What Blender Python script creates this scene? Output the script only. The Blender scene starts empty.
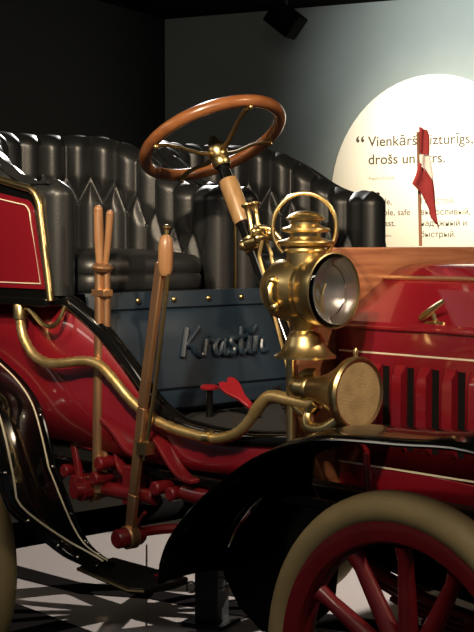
import bpy, math, random
from mathutils import Vector, Matrix
random.seed(7)
SC = bpy.context.scene
COL = SC.collection
PI = math.pi

# ------------------------------------------------------------------ camera, world, lights, exposure
cam_d = bpy.data.cameras.new('camera')
cam = bpy.data.objects.new('camera', cam_d); COL.objects.link(cam)
cam.location = (1.816, -2.75, 1.27)
cam.rotation_euler = (PI/2 - math.atan(76/1380), 0, math.radians(47))
cam_d.sensor_fit = 'VERTICAL'; cam_d.sensor_height = 36; cam_d.lens = 1380/632*36
cam_d.clip_start = .05; cam_d.clip_end = 60
SC.camera = cam

SC.view_settings.view_transform = 'Standard'
SC.view_settings.look = 'None'
SC.view_settings.gamma = 1
SC.view_settings.exposure = 0.12
SC.view_settings.use_curve_mapping = False

world = bpy.data.worlds.new('museum_gloom'); SC.world = world
world.use_nodes = True
bg = world.node_tree.nodes['Background']
bg.inputs[0].default_value = (.75, .85, 1, 1); bg.inputs[1].default_value = .065

def spot(name, loc, aim, watts, angle, col=(1, .84, .64), size=.03, blend=.4):
    l = bpy.data.lights.new(name, 'SPOT'); l.energy = watts; l.color = col
    l.spot_size = math.radians(angle); l.spot_blend = blend; l.shadow_soft_size = size
    o = bpy.data.objects.new(name, l); COL.objects.link(o); o.location = loc
    o.rotation_euler = (Vector(aim)-Vector(loc)).to_track_quat('-Z', 'Y').to_euler()
    return o
def area(name, loc, aim, watts, sx, sy, col=(1, .9, .78)):
    l = bpy.data.lights.new(name, 'AREA'); l.energy = watts; l.color = col
    l.shape = 'RECTANGLE'; l.size = sx; l.size_y = sy
    o = bpy.data.objects.new(name, l); COL.objects.link(o); o.location = loc
    o.rotation_euler = (Vector(aim)-Vector(loc)).to_track_quat('-Z', 'Y').to_euler()
    return o
WARM = (1, .80, .56)
spot('spot_seat', (.55, -2.3, 2.5), (-.92, -.28, 1.40), 370, 38, WARM, .05, .8)
spot('spot_hood', (1.3, .3, 2.5), (-.25, -.2, 1.2), 100, 44, WARM, .04, .6)
spot('spot_lamp', (1.0, -2.3, 2.5), (-.2, -.38, 1.18), 190, 22, WARM, .05, .7)
spot('spot_side', (-1.0, -1.9, 2.52), (-1.3, -.66, 1.36), 70, 26, WARM, .05, .8)
spot('spot_rim', (-3.0, 1.3, 2.5), (-1.6, .0, 1.5), 160, 55, (1, .95, .9))
spot('spot_floor', (-.4, 3.75, 2.5), (-2.25, .30, 0), 1300, 23, (1, .92, .84), .012, .15)
spot('spot_sign', (-2.2, 1.5, 2.5), (-2.82, 3.15, 1.62), 170, 50, (1, .84, .57), .06, 1)
spot('spot_wall', (-1.824, 1.853, 2.40), (-2.58, 3.28, 2.16), 250, 76, (1, .99, .94), .06, 1)
area('soft_fill', (.6, -1.8, 2.54), (-.6, -.2, 1.2), 25, 1.6, .4, (1, .88, .7))  # added unseen area light: broad highlights on brass, fill on the levers
area('soft_fill_rear', (-2.0, -2.6, 2.54), (-.9, -.3, 1.2), 9, 1.4, .4, (1, .9, .76))  # second added area light without a fixture, also for the brass

# ------------------------------------------------------------------ helpers
class MB:
    def __init__(s): s.v = []; s.f = []; s.m = []
    def add(s, vs, fs, mi=0):
        b = len(s.v); s.v += [tuple(v) for v in vs]
        s.f += [tuple(i+b for i in f) for f in fs]; s.m += [mi]*len(fs)
    def box(s, c, sz, rot=None, mi=0):
        x, y, z = (q/2 for q in sz)
        vs = [Vector(p) for p in ((-x,-y,-z),(x,-y,-z),(x,y,-z),(-x,y,-z),(-x,-y,z),(x,-y,z),(x,y,z),(-x,y,z))]
        if rot is not None: vs = [rot @ v for v in vs]
        c = Vector(c)
        s.add([v+c for v in vs], [(0,3,2,1),(4,5,6,7),(0,1,5,4),(1,2,6,5),(2,3,7,6),(3,0,4,7)], mi)
        return s
    def bar(s, a, b, w, h, mi=0, up=(0,0,1)):
        a, b = Vector(a), Vector(b); d = b-a; L = d.length; d.normalize()
        u = Vector(up)
        if abs(d.dot(u)) > .98: u = Vector((1,0,0))
        e = d.cross(u).normalized(); g = e.cross(d)
        s.box((a+b)/2, (L, w, h), Matrix((d, e, g)).transposed(), mi); return s
    def tube(s, path, r, n=10, closed=False, caps=True, mi=0, flat=1.0):
        P = [Vector(p) for p in path]; N = len(P)
        R = r if isinstance(r, (list, tuple)) else [r]*N
        T = []
        for i in range(N):
            a = P[(i-1) % N] if (closed or i > 0) else P[i]
            b = P[(i+1) % N] if (closed or i < N-1) else P[i]
            T.append((b-a).normalized())
        u = T[0].orthogonal().normalized()
        if abs(T[0].z) < .9: u = (Vector((0,0,1)) - T[0]*T[0].z).normalized()
        vs = []
        for i in range(N):
            u = (u - T[i]*u.dot(T[i])).normalized(); w = T[i].cross(u)
            for k in range(n):
                a = 2*PI*k/n
                vs.append(P[i] + (u*math.cos(a)*flat + w*math.sin(a))*R[i])
        fs = []
        for i in range(N if closed else N-1):
            j = (i+1) % N
            for k in range(n):
                k2 = (k+1) % n
                fs.append((i*n+k, i*n+k2, j*n+k2, j*n+k))
        if caps and not closed:
            fs.append(tuple(reversed(range(n)))); fs.append(tuple((N-1)*n+k for k in range(n)))
        s.add(vs, fs, mi); return s
    def lathe(s, prof, o, axis=(0,0,1), n=32, mi=0, caps=False):
        o = Vector(o); ax = Vector(axis).normalized()
        u = ax.orthogonal().normalized(); w = ax.cross(u); vs = []; fs = []
        for r, h in prof:
            for k in range(n):
                a = 2*PI*k/n
                vs.append(o + ax*h + (u*math.cos(a)+w*math.sin(a))*max(r, 1e-5))
        for i in range(len(prof)-1):
            for k in range(n):
                k2 = (k+1) % n
                fs.append((i*n+k, i*n+k2, (i+1)*n+k2, (i+1)*n+k))
        if caps and prof[0][0] > 1e-4: fs.append(tuple(reversed(range(n))))
        if caps and prof[-1][0] > 1e-4: fs.append(tuple((len(prof)-1)*n+k for k in range(n)))
        s.add(vs, fs, mi); return s
    def prism(s, poly, plane, a, b, mi=0):
        def m(p, t):
            if plane == 'yz': return (t, p[0], p[1])
            if plane == 'xz': return (p[0], t, p[1])
            return (p[0], p[1], t)
        n = len(poly)
        s.add([m(p, a) for p in poly]+[m(p, b) for p in poly],
              [tuple(range(n)), tuple(reversed(range(n, 2*n)))]+[(i, n+i, n+(i+1) % n, (i+1) % n) for i in range(n)], mi)
        return s
    def grid(s, fn, nu, nv, cu=False, cv=False, mi=0):
        vs = [fn(i, j) for i in range(nu) for j in range(nv)]; fs = []
        for i in range(nu if cu else nu-1):
            for j in range(nv if cv else nv-1):
                i2, j2 = (i+1) % nu, (j+1) % nv
                fs.append((i*nv+j, i2*nv+j, i2*nv+j2, i*nv+j2))
        s.add(vs, fs, mi); return s
    def sphere(s, c, r, n=14, mi=0, sc=(1,1,1)):
        c = Vector(c); vs = []; fs = []; m = n//2
        for i in range(m+1):
            t = PI*i/m
            for k in range(n):
                a = 2*PI*k/n
                vs.append(c+Vector((math.sin(t)*math.cos(a)*sc[0], math.sin(t)*math.sin(a)*sc[1], math.cos(t)*sc[2]))*r)
        for i in range(m):
            for k in range(n):
                k2 = (k+1) % n
                fs.append((i*n+k, (i+1)*n+k, (i+1)*n+k2, i*n+k2))
        s.add(vs, fs, mi); return s
    def build(s, name, mat, parent=None, bevel=0, solid=0, sharp=40, sub=0):
        me = bpy.data.meshes.new(name); me.from_pydata(s.v, [], s.f)
        for q in (mat if isinstance(mat, (list, tuple)) else [mat]): me.materials.append(q)
        for p, mi in zip(me.polygons, s.m): p.material_index = mi; p.use_smooth = True
        import bmesh
        bm = bmesh.new(); bm.from_mesh(me)
        bmesh.ops.remove_doubles(bm, verts=bm.verts, dist=2e-5)
        bmesh.ops.recalc_face_normals(bm, faces=bm.faces)
        bm.to_mesh(me); bm.free()
        me.set_sharp_from_angle(angle=math.radians(sharp))
        o = bpy.data.objects.new(name, me); COL.objects.link(o)
        if parent is not None: o.parent = parent
        if solid:
            q = o.modifiers.new('s', 'SOLIDIFY'); q.thickness = solid; q.offset = 0
        if bevel:
            q = o.modifiers.new('b', 'BEVEL'); q.width = bevel; q.segments = 3; q.limit_method = 'ANGLE'
            q.angle_limit = math.radians(40)
        if sub:
            q = o.modifiers.new('u', 'SUBSURF'); q.levels = q.render_levels = sub
        return o

def smooth(pts, k=6):
    P = [Vector(p) for p in pts]; out = []
    for i in range(len(P)-1):
        a = P[max(i-1, 0)]; b = P[i]; c = P[i+1]; d = P[min(i+2, len(P)-1)]
        for j in range(k):
            t = j/k
            out.append(.5*((2*b)+(c-a)*t+(2*a-5*b+4*c-d)*t*t+(3*b-a-3*c+d)*t**3))
    out.append(P[-1]); return out
def sstep(a, b, x):
    t = max(0, min(1, (x-a)/(b-a))); return t*t*(3-2*t)
def lerp(a, b, t): return a+(b-a)*t
def interp(tab, x):
    for (a, va), (b, vb) in zip(tab, tab[1:]):
        if x <= b: return va+(vb-va)*max(0, (x-a))/(b-a)
    return tab[-1][1]
def tag(o, label=None, cat=None, group=None, kind=None):
    if label: o['label'] = label
    if cat: o['category'] = cat
    if group: o['group'] = group
    if kind: o['kind'] = kind
    return o
def dup(o, parent):
    c = o.copy(); COL.objects.link(c); c.parent = parent
    for ch in list(o.children): dup(ch, c)
    return c

# ------------------------------------------------------------------ materials
def mat(name, col, rough=.5, metal=0, coat=0, spec=.5, bump=0, bscale=60, var=0, vscale=8, col2=None, rvar=0, trans=0, ior=1.5, stretch=None, coat_rough=.05, detail=4):
    m = bpy.data.materials.new(name); m.use_nodes = True
    nt = m.node_tree; N = nt.nodes; L = nt.links; b = N['Principled BSDF']
    b.inputs['Base Color'].default_value = (*col, 1); b.inputs['Roughness'].default_value = rough
    b.inputs['Metallic'].default_value = metal; b.inputs['Coat Weight'].default_value = coat
    b.inputs['Coat Roughness'].default_value = coat_rough
    b.inputs['Specular IOR Level'].default_value = spec; b.inputs['IOR'].default_value = ior
    b.inputs['Transmission Weight'].default_value = trans
    tc = N.new('ShaderNodeTexCoord'); vec = tc.outputs['Object']
    if stretch:
        mp = N.new('ShaderNodeMapping'); mp.inputs['Scale'].default_value = stretch
        L.new(vec, mp.inputs['Vector']); vec = mp.outputs['Vector']
    if var or col2 or rvar:
        nz = N.new('ShaderNodeTexNoise'); nz.inputs['Scale'].default_value = vscale; nz.inputs['Detail'].default_value = detail
        L.new(vec, nz.inputs['Vector'])
        c2 = col2 or tuple(max(0, c*(1-var)) for c in col)
        mx = N.new('ShaderNodeMix'); mx.data_type = 'RGBA'
        rp = N.new('ShaderNodeMapRange'); rp.inputs['From Min'].default_value = .35; rp.inputs['From Max'].default_value = .65
        L.new(nz.outputs['Fac'], rp.inputs['Value']); L.new(rp.outputs['Result'], mx.inputs['Factor'])
        mx.inputs['A'].default_value = (*col, 1); mx.inputs['B'].default_value = (*c2, 1)
        L.new(mx.outputs['Result'], b.inputs['Base Color'])
        if rvar:
            r2 = N.new('ShaderNodeMapRange'); r2.inputs['To Min'].default_value = rough-rvar; r2.inputs['To Max'].default_value = rough+rvar
            L.new(nz.outputs['Fac'], r2.inputs['Value']); L.new(r2.outputs['Result'], b.inputs['Roughness'])
    if bump:
        n2 = N.new('ShaderNodeTexNoise'); n2.inputs['Scale'].default_value = bscale; n2.inputs['Detail'].default_value = 3
        L.new(tc.outputs['Object'], n2.inputs['Vector'])
        bp = N.new('ShaderNodeBump'); bp.inputs['Strength'].default_value = bump; bp.inputs['Distance'].default_value = .002
        L.new(n2.outputs['Fac'], bp.inputs['Height']); L.new(bp.outputs['Normal'], b.inputs['Normal'])
    return m
RED = mat('red_coach_paint', (.21, .006, .014), .35, 0, .9, .5, var=.12, vscale=3)
REDM = mat('red_chassis_paint', (.20, .008, .013), .4, 0, .5, var=.25, vscale=14)
BLACK = mat('black_enamel', (.004, .004, .004), .12, 0, .2, .4)
SATIN = mat('satin_black_paint', (.012, .012, .012), .5, bump=.1, bscale=90)
LEATHER = mat('black_leather', (.0145, .0155, .0165), .40, spec=.6, bump=.25, bscale=220, var=.3, vscale=20, rvar=.06)
BLUE = mat('dark_blue_leather', (.015, .028, .046), .38, spec=.6, bump=.2, bscale=200, var=.3, vscale=9, rvar=.05)
BRASS = mat('polished_brass', (.66, .52, .26), .32, 1, bump=.05, bscale=30, col2=(.52, .385, .165), vscale=18, rvar=.06)
GAUZE = mat('tan_horn_gauze', (.42, .29, .14), .55, .3, bump=.8, bscale=400, var=.3, vscale=25)
HOSE = mat('brass_flexible_hose', (.74, .55, .26), .38, .85, bump=.3, bscale=150, col2=(.60, .42, .16), vscale=30)
COPPER = mat('worn_copper', (.62, .33, .18), .36, .9, bump=.05, bscale=40, col2=(.66, .38, .18), vscale=10, rvar=.08)
DARKSTEEL = mat('dark_steel', (.06, .055, .05), .35, .9)
NICKEL = mat('bright_nickel', (.75, .72, .66), .18, 1)
CREAM = mat('cream_pinstripe', (.75, .68, .50), .4)
TYRE = mat('beige_rubber', (.42, .31, .14), .6, bump=.2, bscale=40, var=.25, vscale=6)
WOODRIM = mat('varnished_wood_rim', (.28, .105, .035), .3, 0, .8, col2=(.18, .060, .020), vscale=14, stretch=(1, 1, 3), coat_rough=.08)
WOODPALE = mat('pale_wood_sleeve', (.36, .21, .09), .4, 0, .3, col2=(.28, .155, .06), vscale=20, stretch=(4, 4, .4))
WOODDASH = mat('mahogany_board', (.34, .140, .065), .4, 0, .4, col2=(.22, .078, .034), vscale=5, stretch=(.6, .9, 14), coat_rough=.12, detail=8)
RUBBER = mat('black_floor_matting', (.02, .02, .02), .75, bump=.6, bscale=260)
TREAD = mat('ribbed_step_tread', (.010, .009, .008), .38, .2, bump=1.0, bscale=240)
GLASS = mat('clear_glass', (1, 1, 1), .02, 0, 0, .5, trans=1, ior=1.45)
MIRROR = mat('silvered_reflector', (.70, .67, .62), .3, 1, bump=.12, bscale=25)
WALLG = mat('grey_green_plaster', (.20, .235, .225), .85, bump=.35, bscale=160, var=.06, vscale=4)
WALLD = mat('charcoal_wall_paint', (.010, .012, .014), .8, bump=.2, bscale=120)
CEIL = mat('black_ceiling_paint', (.005, .005, .005), .95, spec=.05)
SIGN = mat('cream_sign_board', (.86, .80, .66), .6)
INK = mat('brown_grey_lettering', (.075, .055, .036), .7)
INKL = mat('pale_lettering', (.30, .25, .18), .7)  # paler lettering colour for the small names and one Russian line
FLOORM = mat('grey_speckled_floor', (.38, .34, .32), .8, spec=.2, bump=.1, bscale=200, var=.35, vscale=260)
BLACKF = mat('matte_black', (.010, .009, .009), .95, spec=0, bump=.2, bscale=200)  # plain matte black: floor strips, louver slots, rear axle
FLAGR = mat('dark_red_flag_cloth', (.27, .022, .025), .85, bump=.2, bscale=300)
FLAGW = mat('white_flag_cloth', (.75, .70, .66), .85)
STICK = mat('thin_wooden_stick', (.22, .10, .05), .6)
PEDALR = mat('red_pedal_paint', (.24, .008, .014), .35, 0, .6)
HANDLEW = mat('worn_handle_wood', (.33, .17, .075), .42, 0, .3, col2=(.25, .115, .05), vscale=15, stretch=(3, 3, .6))

# ------------------------------------------------------------------ the setting
W = Vector((.93862543, .34493813, 0)); WO = Vector((-2.93941452, 3.14753616, 0)); WN = Vector((.34493813, -.93862543, 0))
def wp(s, z, off=0): return WO + W*s + WN*off + Vector((0, 0, z))
CH = 2.575
b = MB(); b.prism([(-5.2, -5.2), (3.6, -5.2), (3.6, 7), (-7, 7), (-7, -5.2)], 'xy', -.06, 0)
tag(b.build('floor', FLOORM), kind='structure')
A = wp(-1.678, 0); B_ = wp(4.2, 0)
b = MB(); b.add([wp(-1.74, 0), wp(4.2, 0), wp(4.2, CH), wp(-1.74, CH), wp(-1.74, 0, -.12), wp(4.2, 0, -.12), wp(4.2, CH, -.12), wp(-1.74, CH, -.12)],
      [(0,1,2,3), (7,6,5,4), (0,4,5,1), (1,5,6,2), (2,6,7,3), (3,7,4,0)])
tag(b.build('wall_back', WALLG), kind='structure')
def wq(t, z, off=0): return A + WN*t - W*off + Vector((0, 0, z))
b = MB(); b.add([wq(0, 0), wq(5, 0), wq(5, CH), wq(0, CH), wq(0, 0, .12), wq(5, 0, .12), wq(5, CH, .12), wq(0, CH, .12)],
      [(0,1,2,3), (7,6,5,4), (0,4,5,1), (1,5,6,2), (2,6,7,3), (3,7,4,0)])
tag(b.build('wall_left', WALLD), kind='structure')
b = MB(); b.prism([(-7, -5.2), (3.6, -5.2), (3.6, 7), (-7, 7)], 'xy', CH, CH+.08)
tag(b.build('ceiling', CEIL), kind='structure')
# flat black strip across the floor and a flat black area in front of it
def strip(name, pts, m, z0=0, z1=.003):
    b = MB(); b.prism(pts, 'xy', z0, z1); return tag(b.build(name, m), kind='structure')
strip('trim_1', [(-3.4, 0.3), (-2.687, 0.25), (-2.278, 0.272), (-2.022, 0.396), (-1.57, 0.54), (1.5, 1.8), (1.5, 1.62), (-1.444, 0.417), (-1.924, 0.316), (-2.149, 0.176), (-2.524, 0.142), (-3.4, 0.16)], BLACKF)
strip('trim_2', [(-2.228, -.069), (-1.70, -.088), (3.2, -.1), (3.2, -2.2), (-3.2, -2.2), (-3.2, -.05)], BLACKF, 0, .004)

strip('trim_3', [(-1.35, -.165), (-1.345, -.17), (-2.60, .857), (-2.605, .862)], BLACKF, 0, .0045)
# ------------------------------------------------------------------ wall sign
sb = MB(); n = 72
ring = [(-.008+-.002+.588*math.cos(2*PI*k/n), 1.505+.655*math.sin(2*PI*k/n)) for k in range(n)]
sb.add([wp(s, z, .004) for s, z in ring]+[wp(s, z, .022) for s, z in ring],
       [tuple(range(n)), tuple(reversed(range(n, 2*n)))]+[(i, n+i, n+(i+1) % n, (i+1) % n) for i in range(n)])
sign = sb.build('wall_sign', SIGN)
tag(sign, 'large rounded cream sign with a quotation in three languages on the grey wall', 'sign')
MW = Matrix((W, Vector((0, 0, 1)), WN)).transposed().to_4x4()
def flat_text(body, size):
    c = bpy.data.curves.new('t', 'FONT'); c.body = body; c.size = size; c.extrude = .0006; c.offset = size*.009 if size > .06 else 0
    t = bpy.data.objects.new('t', c); COL.objects.link(t)
    bpy.context.view_layer.update()
    me = bpy.data.meshes.new_from_object(t.evaluated_get(bpy.context.evaluated_depsgraph_get()))
    bpy.data.objects.remove(t)
    return me, max(v.co.x for v in me.vertices)
def text(body, s, z, size, m, name='lettering'):
    done = ''
    for word in body.split(' '):
        shift = (flat_text(done+'.', size)[1]-flat_text('.', size)[1]) if done else 0
        me = flat_text(word, size)[0]
        o = bpy.data.objects.new(name, me); COL.objects.link(o)
        me.materials.clear(); me.materials.append(m)
        me.transform(Matrix.Translation(wp(s+shift, z, .0228)) @ MW)
        o.parent = sign
        done += word+' '
text('\u201c', -.452, 1.752, .13, INK)
text('Vienk\u0101r\u0161s, iztur\u012bgs,', -.377, 1.785, .0785, INK)
text('dro\u0161s un \u0101trs.', -.377, 1.687, .0785, INK)
text('Augusts Krasti\u0146\u0161', -.374, 1.603, .022, INKL)
for i, q in enumerate(('Simple,', 'durable, safe', 'and fast.')):
    text(q, -.373, 1.465-.0595*i, .048, INK)
text('Augusts Krastins', -.373, 1.288, .02, INKL)
for i, q in enumerate(('\u041f\u0440\u043e\u0441\u0442\u043e\u0439,', '\u0432\u044b\u043d\u043e\u0441\u043b\u0438\u0432\u044b\u0439,', '\u043d\u0430\u0434\u0435\u0436\u043d\u044b\u0439 \u0438', '\u0431\u044b\u0441\u0442\u0440\u044b\u0439.')):
    text(q, -.072, 1.467-.0605*i, .0447, INKL if i == 0 else INK)

# ceiling floodlight near the wall
lp = wp(-.66, 2.43, .5)
b = MB(); R = Matrix.Rotation(math.radians(20), 3, 'Z') @ Matrix.Rotation(math.radians(38), 3, 'Y')
b.box(lp, (.17, .12, .13), R)
fl = b.build('ceiling_floodlight', CEIL, bevel=.006)
b = MB(); b.tube([lp+Vector((0, 0, .02)), (lp.x, lp.y, CH)], .012); b.build('mounting_arm', SATIN, fl)
tag(fl, 'black boxy floodlight hanging from the dark ceiling edge', 'spotlight')

# ------------------------------------------------------------------ the car
car = bpy.data.objects.new('vintage_car', None); COL.objects.link(car)
tag(car, 'dark red open vintage motor car with black buttoned leather seats and brass lamp', 'car')

def side(x):
    return interp([(-3, -.618), (-1.25, -.618), (-1.18, -.616), (-1.12, -.611), (-1.06, -.603), (-1.0, -.593), (-.44, -.46), (0, -.46)], x)

# chassis
for sy in (-1, 1):
    b = MB(); b.box((-.70, sy*.43, .665), (2.3, .05, .085)); b.build('chassis_rail', SATIN, car, bevel=.006)
    b = MB(); b.prism([(-.42, .60), (.55, .60), (.55, .70), (-.2, .745), (-.42, .745)], 'xz', sy*.33, sy*.30)
    b.build('frame_side_plate', RED, car, bevel=.004)
b = MB(); b.grid(lambda i, j: (lerp(-1.0, .55, i/9), .31*math.cos(PI*j/15), .62-.25*math.sin(PI*j/15)*math.sin(PI*min(1, .15+i/8)*min(1, 1)*.5)), 10, 16)
b.build('engine_undertray', CEIL, car, solid=.008)
b = MB(); b.box((-.42, 0, .40), (.06, .05, .05)); 
b.tube([(.04, -.58, .385), (.04, -.4, .385), (.04, .4, .385), (.04, .58, .385)], .025); b.build('front_axle', REDM, car)
b = MB(); b.tube([(-1.632, -.67, .385), (-1.632, .67, .385)], .04); b.build('rear_axle', BLACKF, car)

# body sides with entry cut-out
edge = [(-1.9, 1.113), (-1.5, 1.113), (-1.3, 1.113), (-1.21, 1.113), (-1.136, 1.113), (-1.061, 1.079), (-.997, 1.035), (-.95, .991), (-.904, .943), (-.858, .89), (-.813, .848), (-.754, .815), (-.681, .800), (-.61, .795), (-.526, .796), (-.446, .803)]
fine = smooth([(x, 0, z) for x, z in edge], 4)
for sy in (1, -1):
    b = MB()
    b.grid(lambda i, j: (fine[i].x, sy*side(fine[i].x), lerp(lerp(.745, .705, sstep(-1.2, -.7, fine[i].x)), fine[i].z, j/3)), len(fine), 4)
    b.build('body_side', RED, car, solid=.02)
    b = MB()
    b.tube([(p.x, sy*(side(p.x)-.002), p.z) for p in fine[16:]], .022, 12)
    b.build('door_opening_trim', BLACK, car)
    b = MB(); b.grid(lambda i, j: (fine[i].x, sy*(side(fine[i].x)+.03), lerp(.78, fine[i].z-.01, j/3)), len(fine), 4)
    b.build('inner_lining', LEATHER, car, solid=.01)
b = MB(); b.box((-1.89, 0, .91), (.03, 1.24, .41)); b.build('body_rear_panel', RED, car, bevel=.004)
b = MB(); b.box((-1.47, 0, .71), (.86, 1.2, .03)); b.build('underfloor', SATIN, car)
b = MB(); b.box((-.72, 0, .785), (.60, .95, .025)); b.build('floorboard', RUBBER, car, bevel=.003)

# leather apron under the seats
px = lambda z: lerp(-1.0, -1.06, (z-.80)/.33)
prof = [(-1.10, 1.131), (-1.062, 1.130), (px(1.12), 1.118), (px(1.085), 1.088), (px(1.08)-.008, 1.082), (px(1.07), 1.074), (px(1.0), 1.0), (px(.9), .90), (px(.875), .872), (px(.866)-.012, .864), (px(.855), .856), (px(.82), .818), (px(.81)-.02, .805)]
b = MB(); b.grid(lambda i, j: (prof[j][0]+.003*math.sin(i*.9), lerp(-.605, .605, i/30)*(.93+.07*sstep(.82, 1.1, prof[j][1])), prof[j][1]), 31, len(prof))
apron = b.build('seat_apron', BLUE, car, sharp=60)
b = MB(); b.sphere((0, 0, 0), .0085, 12, sc=(.6, 1, 1)); st = b.build('brass_stud', BRASS, apron)
ys = [-.56+.1255*k for k in range(10)]
for k, y in enumerate(ys):
    o = st if k == 0 else st.copy()
    if k: COL.objects.link(o); o.parent = apron
    o.location = (px(1.108)+.004, y, 1.108)
# raised script lettering on the apron
U = .041
strokes = [[(-.1,0),(.2,.9),(.62,2.05)], [(1.75,2.1),(1.3,1.7),(.42,.95),(.8,.75),(1.2,.25),(1.6,0),(1.8,.15)],
 [(1.95,0),(2.3,1.15)], [(2.1,.5),(2.45,1.1),(2.8,1.2),(2.9,.95)],
 [(4.0,1.0),(3.5,1.1),(3.1,.6),(3.15,.08),(3.55,.15),(4.0,.9)], [(4.1,1.1),(3.9,.3),(4.1,0),(4.35,.15)],
 [(5.3,1.05),(4.95,1.15),(4.8,.8),(5.05,.45),(4.85,.02),(4.4,.1)],
 [(6.05,1.9),(5.65,.3),(5.85,0),(6.15,.2)], [(5.45,1.15),(6.35,1.22)],
 [(6.75,1.15),(6.5,.25),(6.7,0),(6.95,.2)],
 [(7.0,0),(7.35,1.15)], [(7.1,.4),(7.5,1.0),(7.85,1.15),(8.0,.9),(7.85,.3),(7.95,.02),(8.35,.15)], [(6.75,1.85),(7.0,1.5),(7.5,1.95)]]
for s in strokes:
    b = MB()
    path = smooth([(px(.952+u[1]*U*.92)+.008, -.303+u[0]*U*.92, .952+u[1]*U*.92) for u in s], 5)
    b.tube(path, .0078, 8)
    b.build('script_letter_stroke', BLUE, apron)

# ---- bucket seats
def bucket(yc, name):
    hw, th = .285, .042
    xs = -1.155; xc = -1.42; rx = .30
    pts = []
    for k in range(40): pts.append(Vector((lerp(xs, xc, k/40), yc-hw, 0)))
    for k in range(121):
        a = PI*k/120; pts.append(Vector((xc-rx*math.sin(a), yc-hw*math.cos(a), 0)))
    for k in range(1, 41): pts.append(Vector((lerp(xc, xs, k/40), yc+hw, 0)))
    S = [0]
    for p, q in zip(pts, pts[1:]): S.append(S[-1]+(q-p).length)
    Lr = S[-1]; N = 300; cl = []; j = 0
    for k in range(N+1):
        s = Lr*k/N
        while j < len(S)-2 and S[j+1] < s: j += 1
        t = (s-S[j])/(S[j+1]-S[j]); cl.append(pts[j].lerp(pts[j+1], t))
    out = []                      # (pos, normal, s, weight)
    tan = [(cl[min(k+1, N)]-cl[max(k-1, 0)]).normalized() for k in range(N+1)]
    inn = [Vector((t.y, -t.x, 0)) for t in tan]     # side facing the sitter
    for k in range(N+1):
        q = inn[k] if (inn[k].dot(Vector((xc+.1, yc, 0))-cl[k]) > 0) else -inn[k]
        inn[k] = q
    for k in range(N+1): out.append((cl[k], inn[k], Lr*k/N, 1))
    for k in range(1, 10):
        a = PI*k/10; out.append((cl[N], inn[N]*math.cos(a)+tan[N]*math.sin(a), Lr, 0))
    for k in range(N, -1, -3): out.append((cl[k], -inn[k], Lr*k/N, .0))
    for k in range(1, 10):
        a = PI*k/10; out.append((cl[0], -inn[0]*math.cos(a)-tan[0]*math.sin(a), 0, 0))
    ztop = lambda p: 1.428+.165*sstep(-1.22, -1.66, p.x)
    n_t = 17; pitch = Lr/n_t
    w1, w2 = .14, .215
    def bulge(s, w):
        u = s/pitch; best = 9
        k0 = math.floor(u)
        for k in (k0-1, k0, k0+1, k0+2):
            if w < w1: best = min(best, abs(u-k))
            elif w < w2:
                f = .5*(w-w1)/(w2-w1)
                best = min(best, abs(u-k-f)*.9, abs(u-k+f)*.9)
            else: best = min(best, abs(u-k-.5))
        d = min(best/.5, 1)
        return 1-(1-d)**2.2
    zb = 1.125; M = 44; K = 12; r = th
    def fn(i, j):
        p, nrm, s, wt = out[i]; zt = ztop(p)
        if j < M:
            t = j/(M-1); z = lerp(zb, zt-r, t); off = th; hor = nrm; dz = 0
            w = (zt-r-z)+r*1.2
        else:
            a = PI/2*(j-M+1)/K; z = zt-r+r*math.sin(a); off = th*math.cos(a); w = r*1.2*(1-(j-M+1)/K)
            hor = nrm*math.cos(a); dz = math.sin(a)
        en = sstep(.0, .07, min(s, Lr-s))
        blg = lambda q, v: lerp(.75, bulge(q, v), en)
        if wt: bu = blg(s, w)*(.026 if w < w2 else .026)*sstep(0, .05, z-zb+.01)-.016
        else: bu = .0
        if wt and j >= M: bu = blg(s, w)*lerp(.026, .004, (j-M+1)/K)-lerp(.016, .003, (j-M+1)/K)
        if wt == 0 and j >= M and s not in (0, Lr): bu = bulge(s, w)*.010-.006
        if j >= M and j == M+K-1: bu = bulge(s, 0)*.004-.003 if 0 < s < Lr else 0
        return p + hor*(off+bu) + Vector((0, 0, z+dz*bu))
    b = MB(); b.grid(fn, len(out), M+K, cu=True)
    seat = b.build('bucket_seat', LEATHER, car, sharp=75)
    # buttons
    bb = MB(); bb.sphere((0, 0, 0), .0075, 10, sc=(1, 1, 1)); proto = None
    for row, w in ((.5, w2), ):
        for k in range(1, n_t-1):
            s = (k+row)*pitch; q = cl[min(N, int(round(s/Lr*N)))]; m = inn[min(N, int(round(s/Lr*N)))]
            zt = ztop(q)
            if proto is None: proto = bb.build('leather_button', LEATHER, seat); o = proto
            else: o = proto.copy(); COL.objects.link(o); o.parent = seat
            o.location = q+m*(th-.017)+Vector((0, 0, zt-r-(w-r*1.2)))
    # cushion
    c = MB()
    cx0, cx1 = -1.66, -1.115
    def cf(i, j):
        a = 2*PI*i/64; ex = .30
        ca, sa = math.cos(a), math.sin(a)
        X = abs(ca)**ex*(1 if ca > 0 else -1); Y = abs(sa)**ex*(1 if sa > 0 else -1)
        sec = [(0, 1.125), (.97, 1.125), (1, 1.14), (1, 1.170), (.985, 1.176), (1, 1.182), (1, 1.20), (.985, 1.215), (.95, 1.226), (.8, 1.235), (.4, 1.245), (0, 1.247)][j]
        return Vector(((cx0+cx1)/2+(cx1-cx0)/2*X*sec[0], yc+.225*Y*sec[0], sec[1]))
    c.grid(cf, 64, 12, cu=True)
    c.build('seat_cushion', LEATHER, seat, sharp=70)
    p = MB(); p.tube([(q+ -inn[k]*.03+Vector((0, 0, ztop(q)-.008))) for k, q in enumerate(cl)][::3], .0045, 6)
    p.build('edge_piping', LEATHER, seat)
    return seat
bucket(-.335, 'near'); bucket(.335, 'far')
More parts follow.
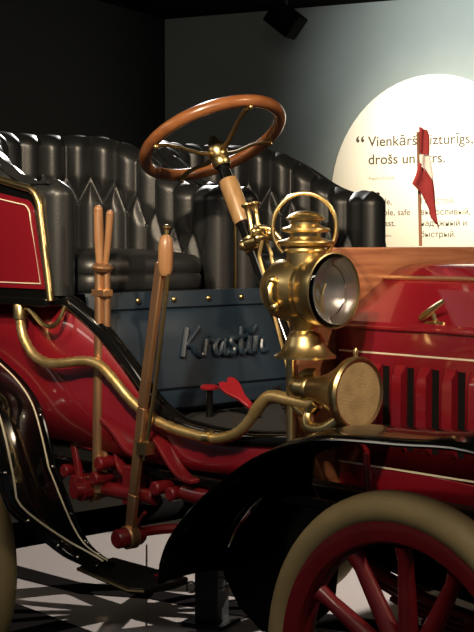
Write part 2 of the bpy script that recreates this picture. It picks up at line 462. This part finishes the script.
b = MB(); b.box((-1.150, 0, 1.26), (.012, .020, .27)); b.box((-1.143, 0, 1.26), (.012, .010, .27)); b.build('seat_divider_strip', BRASS, car, bevel=.003)

# ---- outer seat sides (red panel, black border, brass moulding)
for sy in (-1, 1):
    def rr(x0, x1, z0, z1, r, drop=.0):
        pl = [(x0, z0), (x1, z0)]
        top = lambda x: z1-drop*0
        for k in range(9):
            a = PI/2*k/8; pl.append((x1-.045-r+r*math.cos(a), z1-r+r*math.sin(a)))
        pl += [(x1-.20, z1+.018), (x1-.35, z1+.05), (x0, z1+.09)]
        return pl
    b = MB(); b.prism(rr(-1.95, -1.128, 1.115, 1.405, .06), 'xz', sy*.640, sy*.665)
    sp = b.build('seat_side_panel', BLACK, car)
    b = MB(); b.prism(rr(-1.93, -1.152, 1.142, 1.378, .045), 'xz', sy*.664, sy*.669); b.build('red_inset', RED, sp)
    o = rr(-1.92, -1.166, 1.156, 1.364, .036)
    path = [(x, sy*.670, z) for x, z in o]
    b = MB(); b.tube(path, .0018, 6, closed=True); b.build('pinstripe', CREAM, sp)
    o = rr(-1.95, -1.124, 1.112, 1.408, .064)[1:]
    b = MB(); b.tube([(x, sy*.668, z) for x, z in o], .010, 10); b.build('brass_moulding', BRASS, sp)
    b = MB(); b.box((-1.53, sy*.655, 1.108), (.80, .05, .022)); b.build('lower_ledge', BLACK, sp, bevel=.005)
b = MB()
b.grid(lambda i, j: (-1.80-.06*math.sin(PI*i/24), .66*math.cos(PI*i/24), lerp(1.11, 1.5, j/3)), 25, 4); b.build('seat_back_shell', RED, car, solid=.02)

# ---- dashboard
dp = [(-.46, 1.252), (.46, 1.252), (.46, .80)]
dp += [(.40+.06*math.cos(a), .76+.06*math.sin(a)-.02) for a in [-PI/2*k/6 for k in range(7)]]
dp += [(-.34, .665), (-.375, .70), (-.41, .77), (-.45, .83), (-.46, .86)]
b = MB(); b.prism(dp, 'yz', -.462, -.432); dash = b.build('dashboard', WOODDASH, car, bevel=.004)

# ---- hood
hp = [(-.33, .745), (-.33, 1.0), (-.33, 1.062), (-.322, 1.078), (-.24, 1.125), (-.165, 1.168), (-.14, 1.181), (-.10, 1.199), (-.06, 1.207), (0, 1.211)]
full = hp + [(-y, z) for y, z in reversed(hp[:-1])]
b = MB(); b.grid(lambda i, j: (lerp(-.431, .42, i/12), full[j][0], full[j][1]), 13, len(full))
hood = b.build('hood', RED, car, sharp=25, solid=.004)
b = MB(); b.prism([(y*.97, z) for y, z in full], 'yz', .42, .50); b.build('radiator_shell', BRASS, car, bevel=.006)
for sy in (-1, 1):
    b = MB(); b.tube([(-.44, sy*.158, 1.178), (.42, sy*.158, 1.178)], .006, 8)
    b.build('hinge_rod', COPPER, hood)
    for z in (1.008, .742):
        b = MB(); b.box((0.0, sy*.3305, z), (.84, .003, .0042)); b.build('pinstripe', CREAM, hood)
    b = MB(); b.tube([(-.431, sy*.334, 1.066), (.42, sy*.334, 1.066)], .005, 8); b.build('fold_bead', RED, hood)
    for k in range(9):
        x0 = -.325+.0725*k
        b = MB()
        h0, h1 = .785, .985
        def lv(i, j):
            t = i/8; zz = lerp(h0, h1, j/12); e = min(1, min(j, 12-j)/1.5)
            return (x0+.044*t, sy*(.331+.024*min(1, t/.35)**.7*e), zz)
        b.grid(lv, 9, 13)
        b.add([(x0+.044, sy*.331, h0), (x0+.044, sy*.355, h0+.02), (x0+.044, sy*.355, h1-.02), (x0+.044, sy*.331, h1)], [(0, 1, 2, 3)])
        l = b.build('louver', RED, hood, sharp=35)
        b = MB(); b.box((x0+.054, sy*.3315, .885), (.019, .003, .19)); b.build('louver_slot', BLACKF, hood)
    # T shaped catch
    b = MB(); b.tube([(-.142, sy*.312, 1.083), (-.150, sy*.318, 1.112)], .0055)
    b.sphere((-.142, sy*.312, 1.084), .012, 10, sc=(1, 1, .5)); b.tube([(-.168, sy*.316, 1.083), (-.118, sy*.316, 1.083)], .0045)
    b.tube([(-.180, sy*.322, 1.092), (-.166, sy*.320, 1.102), (-.145, sy*.318, 1.116), (-.120, sy*.314, 1.134)], [.0065, .0095, .008, .005], 10)
    b.build('hood_catch', BRASS, hood)

# ---- fenders
fo = smooth([(.52, 0, .62), (.50, 0, .74), (.42, 0, .84), (.27, 0, .882), (.10, 0, .876), (-.085, 0, .866), (-.199, 0, .841), (-.304, 0, .800), (-.40, 0, .742), (-.50, 0, .672), (-.585, 0, .588), (-.620, 0, .528), (-.630, 0, .485), (-.634, 0, .470)], 4)
for sy in (-1, 1):
    def ff(i, j):
        p = fo[i]; t = sstep(-.3, -.68, p.x)
        yo = lerp(-.725, -.715, t); yi = lerp(-.52, -.515, t); v = j/8
        crown = .018*math.sin(PI*v)*(1-t*.6)
        return (p.x, -sy*lerp(yo, yi, v), p.z+crown)
    b = MB(); b.grid(ff, len(fo), 9); f = b.build('front_fender', BLACK, car, solid=.008)
    b = MB(); b.tube([ff(i, 0) for i in range(len(fo))], .0045, 8); b.tube([ff(i, 8) for i in range(len(fo))], .006, 8)
    b.build('rolled_edge', BLACK, f)
    b = MB(); b.prism([(-.635, .46), (-.58, .39), (-.50, .345), (-.38, .35), (-.27, .45), (-.25, .60), (-.34, .72), (-.33, .79), (-.42, .73), (-.50, .66), (-.585, .575), (-.625, .51)], 'xz', -sy*.505, -sy*.511)
    b.build('splash_apron', BLACK, f)
    b = MB(); b.tube([(-.218, -sy*.45, .70), (-.228, -sy*.45, .80), (-.228, -sy*.52, .86)], .0085); b.tube([(-.218, -sy*.45, .70), (-.20, -sy*.33, .66)], .0085); b.build('fender_stay', REDM, f)
ro = smooth([(-2.02, 0, .60), (-1.95, 0, .76), (-1.80, 0, .91), (-1.63, 0, .968), (-1.48, 0, .955), (-1.383, 0, .92), (-1.301, 0, .879), (-1.241, 0, .83), (-1.205, 0, .766), (-1.168, 0, .67), (-1.145, 0, .585), (-1.123, 0, .51), (-1.093, 0, .462), (-1.045, 0, .437), (-1.0, 0, .425)], 4)
for sy in (-1, 1):
    yo_ = lambda p: interp([(0, -.62), (.425, -.62), (.45, -.655), (.486, -.69), (.53, -.735), (.575, -.785), (.62, -.80), (2, -.80)], p.z)
    yi_ = lambda p: interp([(0, -.565), (.43, -.565), (.67, -.63), (2, -.63)], p.z)
    ya_ = lambda p: interp([(0, -.60), (.431, -.60), (.448, -.614), (.486, -.652), (.53, -.702), (.575, -.752), (.60, -.768), (2, -.768)], p.z)
    yb_ = lambda p: interp([(0, -.587), (.435, -.587), (.67, -.655), (2, -.655)], p.z)
    tn = [(ro[min(i+1, len(ro)-1)]-ro[max(i-1, 0)]).normalized() for i in range(len(ro))]
    def rq(i, y, lift=0):
        p = ro[i]; nrm = Vector((-tn[i].z, 0, tn[i].x)); c = (y-yo_(p))/(yi_(p)-yo_(p))
        return Vector((p.x, -sy*y, p.z))+nrm*(.014*math.sin(PI*max(0, min(1, c)))+lift)
    def rf(i, j, lift=0): return rq(i, lerp(yo_(ro[i]), yi_(ro[i]), j/10), lift)
    b = MB(); b.grid(rf, len(ro), 11); f = b.build('rear_fender', BLACK, car, solid=.008)
    for yf in (ya_, yb_):
        b = MB(); b.tube([rq(i, yf(ro[i]), .0035) for i in range(len(ro))], .0032, 6); b.build('pinstripe', CREAM, f)
    b = MB(); b.tube([rf(i, 0) for i in range(len(ro))], .007, 8); b.tube([rf(i, 10) for i in range(len(ro))], .007, 8)
    b.build('rolled_edge', BLACK, f)
    for q in (30, 36, 42, 47, 51):
        for v in (.7, 9.5):
            b = MB(); b.sphere(rf(min(q, len(ro)-1), v, .004), .0055, 10); b.build('bolt_head', NICKEL, f)
    b = MB(); b.prism([(-1.10, -sy*.60), (-.83, -sy*.645), (-.80, -sy*.625), (-.79, -sy*.53), (-.81, -sy*.47), (-1.12, -sy*.47)], 'xy', .395, .412)
    s_ = b.build('step_plate', TREAD, car, bevel=.004)
    b = MB(); b.tube([(-1.10, -sy*.603, .404), (-.83, -sy*.648, .404), (-.797, -sy*.625, .404)], .0055, 8); b.build('brass_edging', BRASS, s_)
    b = MB(); b.tube(smooth([(-.88, -sy*.52, .40), (-.84, -sy*.47, .43), (-.80, -sy*.42, .50), (-.78, -sy*.42, .64)], 5), .014, 8); b.build('step_bracket', REDM, s_)

# ---- wheels
def wheel(x, y, name, sy, tyre_mat):
    Z = .382
    ax = (0, 1, 0)
    b = MB(); b.lathe([(.318, -.026), (.322, -.032), (.300, -.032), (.282, -.028), (.276, -.020), (.276, .020), (.282, .028), (.300, .032), (.322, .032), (.318, .026), (.318, -.026)], (x, y, Z), ax, 72)
    w = b.build(name, REDM, car)
    b = MB(); R0, r0 = .345, .037
    b.grid(lambda i, j: (x+(R0+r0*math.cos(2*PI*j/20)*1.0)*math.cos(2*PI*i/96), y+r0*1.05*math.sin(2*PI*j/20), Z+(R0+r0*math.cos(2*PI*j/20))*math.sin(2*PI*i/96)), 96, 20, True, True)
    b.build('tyre', tyre_mat, w)
    for k in range(12):
        a = 2*PI*k/12+math.radians(90+1)
        c, s = math.cos(a), math.sin(a)
        b = MB(); b.tube([(x+rr*c, y-sy*dy, Z+rr*s) for rr, dy in ((.045, .012), (.10, .012), (.18, .008), (.24, .004), (.27, 0))], [.022, .021, .0185, .016, .020], 12)
        b.build('spoke', REDM, w)
    b = MB(); b.lathe([(.030, .075), (.038, .07), (.040, .045), (.075, .035), (.078, .0), (.075, -.035), (.05, -.05), (.0, -.05)], (x, y, Z), (0, -sy*-1, 0), 32)
    b.build('hub', REDM, w)
    b = MB(); b.lathe([(0, .10), (.022, .098), (.028, .085), (.030, .074)], (x, y, Z), (0, sy, 0), 24); b.build('hub_cap', BRASS, w)
    b = MB(); b.tube([(x-.27*math.sin(.55), y, Z+.255*math.cos(.55)), (x-.22*math.sin(.5), y, Z+.215*math.cos(.5))], .006, 8); b.build('valve_stem', BRASS, w)
    return w
wheel(.032, -.62, 'front_wheel', -1, TYRE); wheel(.032, .62, 'front_wheel', 1, TYRE)
wheel(-1.632, -.715, 'rear_wheel', -1, TYRE); wheel(-1.632, .715, 'rear_wheel', 1, TYRE)
for sy in (-1, 1):
    b = MB()
    for k in range(4):
        l = .42-.09*k
        b.grid(lambda i, j: (.05+l*(i/12*2-1), sy*(.36+.05*j), .46+.10*(i/12*2-1)**2*(l/.42)**2-.014*k), 13, 2)
    b.build('leaf_spring', REDM, car, solid=.010)
    b = MB(); b.box((.06, sy*.39, .42), (.08, .06, .10)); b.build('spring_clamp', REDM, car, bevel=.004)

# ---- steering wheel and column
hub = Vector((-.905, -.30, 1.535)); dirn = Vector((.472, 0, -.882)).normalized()
u1 = Vector((0, 1, 0)); u2 = dirn.cross(u1)
rp = lambda a, r, h=0: hub + (u1*math.cos(a)+u2*math.sin(a))*r - dirn*h
b = MB(); b.grid(lambda i, j: rp(2*PI*i/96, .187+.0165*math.cos(2*PI*j/16), .0165*math.sin(2*PI*j/16)), 96, 16, True, True)
sw = b.build('steering_wheel', WOODRIM, car)
for k in range(4):
    a = k*PI/2+.13
    b = MB(); b.tube([rp(a, .015, -.046), rp(a, .06, -.040), rp(a, .12, -.020), rp(a, .155, -.013), rp(a, .182, -.014)], [.010, .008, .0075, .008, .011], 8, flat=.6)
    b.sphere(rp(a, .186, -.018), .0075, 10); b.build('spoke', BRASS, sw)
b = MB(); b.lathe([(0, -.045), (.008, -.042), (.014, -.03), (.018, -.02), (.026, -.012), (.028, .006), (.022, .02), (.024, .024), (.024, .042), (.02, .048)], hub+dirn*.035, dirn, 24)
b.build('brass_hub', BRASS, sw)
cp = lambda d: hub+dirn*d
b = MB(); b.tube([cp(.07), cp(.13)], .0165, 16); b.tube([cp(.24), cp(.92)], .0175, 16)
colm = b.build('steering_column', BLACK, car)
b = MB(); b.lathe([(.018, .122), (.024, .124), (.0255, .14), (.025, .235), (.023, .25), (.018, .251)], hub, dirn, 20); b.build('wooden_sleeve', WOODPALE, colm)
# throttle and spark controls
b = MB(); q0 = cp(.315)
b.lathe([(.018, -.02), (.0225, -.018), (.0225, .018), (.018, .02)], q0, dirn, 20)
b.tube([(-.765, -.332, 1.256), (-.745, -.33, 1.260), (-.715, -.325, 1.270), (-.70, -.31, 1.278)], [.006, .0135, .010, .008], 12)
b.sphere((-.752, -.333, 1.256), .0145, 12)
b.tube([(-.705, -.335, 1.282), (-.705, -.275, 1.275)], .008, 10)
b.tube(smooth([(-.735, -.31, 1.300), (-.70, -.29, 1.298), (-.675, -.275, 1.272)], 5), .008, 10)
cb = b.build('control_bracket', BRASS, colm)
for top, bot in (((-.742, -.33, 1.361), (-.722, -.33, 1.285)), ((-.767, -.28, 1.365), (-.745, -.285, 1.295))):
    t, u = Vector(top), Vector(bot); ax = (u-t).normalized(); L_ = (u-t).length
    b = MB(); b.lathe([(0, 0), (.0155, 0), (.016, .004), (.010, .010), (.0075, .022), (.0065, L_*.7), (.0085, L_*.85), (.007, L_), (0, L_)], t, ax, 20)
    b.build('control_lever', BRASS, colm)
for path in ([(-.69, -.33, 1.285), (-.688, -.33, 1.262), (-.696, -.33, 1.235), (-.692, -.33, 1.215), (-.669, -.33, 1.157), (-.63, -.33, 1.05), (-.59, -.33, .94)],
             [(-.722, -.28, 1.285), (-.720, -.28, 1.262), (-.705, -.28, 1.236), (-.703, -.28, 1.222), (-.691, -.28, 1.189), (-.65, -.28, 1.075), (-.60, -.28, .94)]):
    b = MB(); b.tube(smooth(path, 4), .0048, 8); b.build('control_rod', HOSE, colm)
for c_, r_ in (((-.715, -.325, 1.292), .011), ((-.693, -.335, 1.276), .011), ((-.728, -.30, 1.285), .012), ((-.70, -.285, 1.288), .010)):
    b = MB(); b.lathe([(0, -.012), (r_*.7, -.012), (r_, -.008), (r_, .008), (r_*.7, .012), (0, .012)], c_, (.3, 1, .2), 12); b.build('linkage_knuckle', BRASS, colm)

# ---- headlamp
LX, LY, LZ = -.35, -.52, 1.158
b = MB(); b.lathe([(0, -.108), (.03, -.105), (.055, -.092), (.069, -.07), (.073, -.05), (.072, -.01), (.066, .01), (.070, .018), (.070, .03), (.076, .036), (.082, .066), (.0845, .080), (.0845, .088), (.0825, .089), (.081, .082), (.076, .06)], (LX, LY, LZ), (1, 0, 0), 40)
lamp = b.build('headlamp', BRASS, car)
b = MB(); b.lathe([(.0, .020), (.03, .026), (.055, .042), (.073, .062), (.0805, .081)], (LX, LY, LZ), (1, 0, 0), 40); b.build('reflector', MIRROR, lamp)
b = MB(); b.lathe([(.0822, .0845), (.06, .094), (.035, .100), (0, .103)], (LX, LY, LZ), (1, 0, 0), 40)
b.build('lens', GLASS, lamp, solid=.003)
b = MB(); b.lathe([(.0825, .084), (.0853, .0845), (.0853, .089), (.0825, .090)], (LX, LY, LZ), (1, 0, 0), 40); b.build('lens_bezel', BRASS, lamp)
b = MB(); b.tube([(LX+.05, LY, LZ-.06), (LX+.05, LY, LZ-.01)], .006); b.tube([(LX+.05, LY-.012, LZ+.015), (LX+.05, LY, LZ-.01), (LX+.05, LY+.012, LZ+.015)], .004); b.build('burner', BRASS, lamp)
b = MB(); b.tube([(LX+.066, LY+.060*math.cos(2*PI*k/40), LZ+.060*math.sin(2*PI*k/40)) for k in range(40)], .0022, 6, closed=True); b.build('inner_ring', NICKEL, lamp)
b = MB(); ch = [(.042, .055), (.043, .095), (.049, .10), (.045, .108), (.038, .108), (.057, .112), (.066, .118), (.064, .123), (.045, .130), (.036, .134), (.036, .148), (.052, .151), (.056, .157), (.054, .162), (.040, .168), (.034, .172), (.034, .184), (.044, .187), (.045, .192), (.036, .203), (.020, .212), (0, .216)]
ch = [(r, h if h < .118 else .118+(h-.118)*.74) for r, h in ch]
b.lathe([(r*.98, h) for r, h in ch], (LX, LY, LZ-.012), (0, 0, 1), 36); b.build('chimney', BRASS, lamp)
b = MB(); hl = []
for k in range(33):
    a = math.radians(-47+274*k/32)
    hl.append((LX-.003+.072*math.cos(a)*.73, LY+.072*math.cos(a)*.68, LZ+.140+.077*math.sin(a)))
b.tube(hl, .0052, 10); b.build('carrying_handle', BRASS, lamp)
b = MB(); b.tube([(LX-.03, LY-.074, LZ+.02), (LX-.028, LY-.085, LZ+.005), (LX-.026, LY-.085, LZ-.02), (LX-.024, LY-.074, LZ-.035)], .006, 8); b.sphere((LX-.03, LY-.073, LZ+.022), .011, 10); b.sphere((LX-.024, LY-.073, LZ-.037), .011, 10); b.build('side_clasp', BRASS, lamp)
b = MB(); b.lathe([(.0, -.055), (.042, -.058), (.036, -.075), (.028, -.083), (.027, -.092), (.034, -.096), (.041, -.106), (.046, -.122), (.058, -.140), (.070, -.148), (.070, -.153), (.05, -.153), (.0, -.150)], (LX, LY, LZ), (0, 0, 1), 36); b.build('lamp_base', BRASS, lamp)
b = MB(); b.tube([(LX-.044, LY, LZ-.15), (LX-.044, LY, .79)], .0115, 12); b.tube([(LX-.044, LY, .80), (-.44, -.44, .80)], .010, 8); b.build('lamp_post', BRASS, lamp)

# ---- bulb horn with brass hose
HX, HY, HZ = -.262, -.52, .936
b = MB(); b.lathe([(.018, -.125), (.024, -.118), (.026, -.10), (.024, -.085), (.028, -.082), (.028, -.072), (.025, -.068), (.030, -.04), (.040, -.01), (.054, .02), (.070, .045), (.080, .058), (.0815, .072), (.077, .078), (.071, .076)], (HX, HY, HZ), (1, 0, 0), 40)
horn = b.build('horn', BRASS, car)
b = MB(); b.lathe([(.0, .073), (.072, .074), (.072, .070), (0, .068)], (HX, HY, HZ), (1, 0, 0), 40); b.build('gauze_disc', GAUZE, horn)
b = MB(); b.lathe([(0, .0), (.005, .0), (.006, .014), (.003, .02), (0, .022)], (HX+.065, HY, HZ+.08), (0, 0, 1), 12); b.build('top_knob', BRASS, horn)
b = MB(); b.tube(smooth([(HX-.05, HY, HZ-.03), (HX-.075, HY, HZ-.055), (HX-.06, HY-.015, HZ-.085), (HX-.01, HY-.02, HZ-.085), (HX+.03, HY-.01, HZ-.06)], 6), [.016]*25, 12)
b.tube(smooth([(HX-.06, HY+.01, HZ+.035), (HX-.105, HY+.015, HZ+.03), (HX-.125, HY+.01, HZ-.01), (HX-.115, HY, HZ-.045), (HX-.075, HY-.01, HZ-.06)], 6), .011, 12)
b.build('coiled_tube', BRASS, horn)
hz = [(-1.269, -.665, 1.062), (-1.262, -.665, 1.03), (-1.247, -.665, 1.004), (-1.206, -.665, .967), (-1.142, -.665, .95), (-1.075, -.659, .954), (-1.027, -.647, .961), (-.988, -.638, .961), (-.957, -.63, .95), (-.917, -.621, .917), (-.871, -.61, .874), (-.819, -.597, .838), (-.766, -.584, .817), (-.707, -.57, .804), (-.635, -.553, .795), (-.585, -.545, .802), (-.544, -.54, .82), (-.511, -.535, .853), (-.484, -.53, .888), (-.452, -.525, .909), (-.392, -.52, .904), (-.335, -.52, .900), (-.31, -.52, .91)]
b = MB(); sp_ = smooth(hz, 4); rad = [.0125+.0015*((i % 2)) if i < 70 else .0155 for i in range(len(sp_))]
b.tube(sp_, rad, 12); hs = b.build('horn_hose', HOSE, horn)
b = MB(); b.lathe([(.012, -.02), (.019, -.018), (.019, .018), (.016, .022), (.012, .022)], (-1.269, -.665, 1.078), (0, 0, 1), 20)
b.tube([(-1.269, -.665, 1.078), (-1.269, -.62, 1.078)], .008); b.build('hose_coupling', BRASS, horn)
b = MB(); b.tube(smooth([(-1.262, -.66, 1.089), (-1.236, -.66, 1.088), (-1.206, -.66, 1.07), (-1.17, -.66, 1.05), (-1.13, -.66, 1.046), (-1.105, -.655, 1.063), (-1.092, -.645, 1.10)], 4), .0065, 8); b.build('thin_pipe', BRASS, horn)
b = MB(); b.lathe([(.013, -.012), (.018, -.01), (.018, .01), (.013, .012)], (-.64, -.554, .796), (1, .22, 0), 16); b.build('hose_clip', BRASS, horn)

# ---- hand levers
b = MB()
b.tube([(-1.031, -.60, 1.20), (-1.031, -.60, 1.05), (-1.036, -.60, .855), (-1.04, -.60, .62)], [.0125, .0135, .0155, .017], 12)
b.tube([(-1.014, -.59, 1.19), (-1.016, -.59, .98), (-1.022, -.59, .66)], .011, 10)
lv1 = b.build('gear_lever', COPPER, car); lv1.location = (.025, 0, 0)
b = MB(); b.tube([(-1.028, -.60, 1.20), (-1.032, -.60, 1.28), (-1.034, -.60, 1.345)], [.010, .013, .012], 10); b.sphere((-1.034, -.60, 1.347), .0125, 10)
b.build('lever_grip', HANDLEW, lv1)
b = MB(); b.tube([(-1.012, -.595, 1.20), (-1.0, -.595, 1.27), (-.992, -.595, 1.335)], [.007, .009, .010], 10); b.sphere((-.992, -.595, 1.336), .0105, 10)
b.build('trigger_grip', HANDLEW, lv1)
b = MB(); b.lathe([(.012, -.012), (.024, -.008), (.028, 0), (.022, .009), (.012, .012)], (-1.02, -.598, 1.20), (.1, 0, 1), 20); b.build('lever_collar', COPPER, lv1)
b = MB(); b.box((-1.022, -.598, 1.135), (.052, .03, .018)); b.build('lever_clamp', COPPER, lv1, bevel=.002)
b = MB()
b.bar((-.764, -.62, 1.215), (-.835, -.62, .86), .016, .028); b.bar((-.835, -.62, .86), (-.872, -.62, .64), .016, .028); b.bar((-.872, -.62, .64), (-.888, -.62, .53), .016, .030)
lv2 = b.build('brake_lever', COPPER, car, bevel=.004); lv2.location = (.028, 0, 0)
b = MB(); b.tube([(-.748, -.62, 1.185), (-.748, -.62, 1.20), (-.746, -.62, 1.25), (-.745, -.62, 1.275), (-.7445, -.62, 1.282)], [.012, .018, .0185, .015, .008], 14); b.build('wooden_grip', HANDLEW, lv2)
b = MB(); b.tube([(-.744, -.62, 1.28), (-.743, -.62, 1.296)], .006, 10); b.sphere((-.7425, -.62, 1.300), .0115, 12, sc=(1, 1, .6)); b.build('release_button', BRASS, lv2)
b = MB(); b.tube([(-.737, -.62, 1.19), (-.79, -.62, .90), (-.83, -.62, .73)], .0055, 8); b.box((-.825, -.62, .76), (.035, .03, .03)); b.build('pawl_rod', BRASS, lv2)
b = MB(); b.lathe([(.0, -.045), (.02, -.045), (.024, -.04), (.024, .03), (.018, .04), (.0, .04)], (-.888, -.62, .53), (0, 1, 0), 20); b.build('brake_pivot', REDM, lv2)
b = MB(); b.lathe([(.026, -.016), (.03, -.012), (.03, .012), (.026, .016)], (-.888, -.62, .53), (0, 1, 0), 20); b.build('pivot_boss', COPPER, lv2)

# ---- red brackets and shafts outside the frame
b = MB(); b.grid(lambda i, j: Vector(arc[i])+Vector((0, .018*(j*2-1), 0)), 1, 1) if False else None
def strap(path, w, t, name):
    b = MB(); P = smooth(path, 6)
    b.grid(lambda i, j: P[i]+Vector((0, w*(j-.5), 0)), len(P), 2); return b.build(name, REDM, car, solid=t, bevel=.002)
strap([(-1.07, -.585, .82), (-1.02, -.585, .815), (-.96, -.585, .79), (-.90, -.585, .745), (-.865, -.585, .735)], .045, .012, 'lever_quadrant')
strap([(-.85, -.575, .80), (-.80, -.575, .775), (-.74, -.575, .72), (-.70, -.575, .695), (-.66, -.575, .69)], .04, .010, 'lever_quadrant')
strap([(-.99, -.575, .80), (-.965, -.575, .74), (-.95, -.575, .69), (-.91, -.575, .672), (-.86, -.575, .675)], .03, .010, 'lever_quadrant')
b = MB()
b.tube([(-1.04, -.64, .625), (-1.04, -.40, .625)], .028, 16); b.tube([(-1.04, -.66, .625), (-1.04, -.64, .625)], .02, 12)
b.build('cross_shaft', REDM, car)
b = MB(); b.lathe([(.03, -.014), (.034, -.01), (.034, .01), (.03, .014)], (-1.04, -.60, .625), (0, 1, 0), 20); b.build('shaft_boss', COPPER, car)
b = MB(); b.tube([(-1.14, -.585, .625), (-.80, -.585, .632)], .020, 12); b.box((-1.10, -.585, .625), (.05, .05, .055)); b.box((-.90, -.575, .65), (.05, .04, .10)); b.build('reach_rod', REDM, car, bevel=.004)
b = MB(); b.bar((-1.12, -.60, .74), (-1.09, -.60, .63), .014, .02); b.bar((-1.12, -.60, .74), (-1.02, -.60, .735), .014, .02); b.build('bell_crank', REDM, car, bevel=.003)
b = MB(); b.box((-.97, -.50, .70), (.10, .03, .19)); b.box((-.95, -.53, .66), (.16, .03, .05)); b.build('lever_bracket', REDM, car, bevel=.005)
for x, y, z in ((-1.20, -.56, .70), (-1.17, -.57, .655), (-.98, -.6, .70), (-1.0, -.6, .66), (-.78, -.58, .66), (-.74, -.565, .65), (-1.24, -.57, .72)):
    b = MB(); b.lathe([(0, -.03), (.014, -.03), (.018, -.026), (.018, .02), (.012, .03)], (x, y, z), (0, 1, 0), 14); b.build('frame_bolt', REDM, car)
b = MB(); b.tube(smooth([(-.72, -.56, .655), (-.66, -.55, .65), (-.60, -.53, .655), (-.56, -.5, .66)], 4), [.022]*13, 12); b.build('spring_shackle', REDM, car)
b = MB(); b.box((-.82, -.555, .688), (1.25, .02, .022)); b.build('sill_strip', BLACK, car, bevel=.004)
b = MB(); b.tube(smooth([(-.888, -.59, .53), (-.80, -.56, .55), (-.72, -.52, .56)], 4), .012, 8); b.tube([(-.888, -.60, .53), (-.80, -.62, .60)], .005, 6); b.build('brake_rod', REDM, car)

# ---- pedals
b = MB(); b.tube([(-.92, -.30, .795), (-.92, -.30, .872)], .010, 10); pd = b.build('pedal_post', BLACK, car)
b = MB(); b.lathe([(.0, .0), (.024, .002), (.026, .008), (.02, .014), (0, .016)], (-.92, -.30, .870), (0, 0, 1), 20); b.build('pedal_button', PEDALR, pd)
# broad split-topped pedal
hpoly = [(.72*p, .85*q) for p, q in [(-.012, -.07), (.012, -.07), (.016, -.03), (.036, .015), (.038, .045), (.026, .06), (.012, .058), (0, .045), (-.012, .058), (-.026, .06), (-.038, .045), (-.036, .015), (-.016, -.03)]]
dv = Vector((-.80, -.10, .55)).normalized(); yv = Vector((.1, .75, .35)); yv = (yv-dv*yv.dot(dv)).normalized(); nv = yv.cross(dv)
b = MB(); c0 = Vector((-.885, -.235, .862)); k = len(hpoly)
b.add([c0+yv*p+dv*q+nv*.005 for p, q in hpoly]+[c0+yv*p+dv*q-nv*.005 for p, q in hpoly], [tuple(range(k)), tuple(reversed(range(k, 2*k)))]+[(i, k+i, k+(i+1) % k, (i+1) % k) for i in range(k)])
b.bar(c0-dv*.055, c0-dv*.10, .016, .010)
b.build('foot_pedal', PEDALR, car, bevel=.002)
b = MB(); b.tube([(-.70, -.12, .795), (-.74, -.12, .87)], .008); pd2 = b.build('pedal_post', BLACK, car)
b = MB(); b.lathe([(0, 0), (.022, .002), (.024, .008), (.0, .014)], (-.742, -.12, .872), (-.3, 0, 1), 16); b.build('pedal_button', PEDALR, pd2)
for dx in (0, .05):
    b = MB(); b.tube([(-.60+dx, -.27+math.sin(t*1.1)*.011, .80+t*.0042+0*dx) if False else (-.60+dx+.009*math.cos(t*1.3)-.0011*t, -.30+.009*math.sin(t*1.3), .80+t*.0017) for t in range(60)], .003, 5); b.build('pedal_spring', DARKSTEEL, car)

# ------------------------------------------------------------------ flag
b = MB(); b.tube([(-.452, .008, 1.2545), (-.455, -.002, 1.545)], .0042, 8)
fs = b.build('table_flag', STICK)
tag(fs, 'small limp red flag with a white band on a thin stick above the dashboard', 'flag')
def cloth(rows, m, name):
    b = MB(); nn = 9
    dense = []
    for (l, r), (l2, r2) in zip(rows, rows[1:]):
        for t in range(5): dense.append((tuple(lerp(a, c, t/5) for a, c in zip(l, l2)), tuple(lerp(a, c, t/5) for a, c in zip(r, r2))))
    dense.append(rows[-1])
    def f(i, j):
        l, r = dense[i]; t = j/(nn-1)
        return (-.440+.004*math.sin(t*7+i*.15), lerp(l[0]-.006, r[0], t), lerp(l[1], r[1], t))
    b.grid(f, len(dense), nn); return b.build(name, m, fs, solid=.0015)
cloth([((-.010, 1.556), (.014, 1.550)), ((-.012, 1.53), (.020, 1.535)), ((-.010, 1.495), (.022, 1.502)), ((-.008, 1.487), (.023, 1.486))], FLAGR, 'upper_red_band')
cloth([((-.008, 1.487), (.023, 1.486)), ((-.010, 1.466), (.033, 1.45)), ((.005, 1.452), (.037, 1.42))], FLAGW, 'white_band')
cloth([((-.010, 1.466), (.005, 1.452)), ((-.024, 1.435), (.037, 1.42)), ((-.040, 1.412), (.043, 1.395)), ((-.004, 1.39), (.050, 1.36)), ((.030, 1.355), (.060, 1.325)), ((.042, 1.33), (.068, 1.305)), ((.060, 1.315), (.070, 1.298))], FLAGR, 'lower_red_band')

# ------------------------------------------------------------------ support stand
b = MB(); Rz = Matrix.Rotation(math.radians(20), 3, 'Z')
b.box((-1.545, .27, .175), (.085, .085, .322), Rz)
stn = b.build('support_stand', SATIN, bevel=.004)
tag(stn, 'square black post with two ring pins standing on the floor under the car', 'stand')
b = MB(); b.box((-1.545, .27, .008), (.15, .15, .012), Rz); b.build('foot_plate', SATIN, stn)
for dx, dy, z in ((-.035, -.06, .125), (.05, .0, .145)):
    b = MB(); c = Vector((-1.545+dx, .27+dy, z))
    b.tube([c+Vector((.016*math.cos(a)*.7, .016*math.cos(a)*.7, .018*math.sin(a))) for a in [2*PI*k/16 for k in range(16)]], .0035, 6, closed=True)
    b.build('ring_pin', NICKEL, stn)
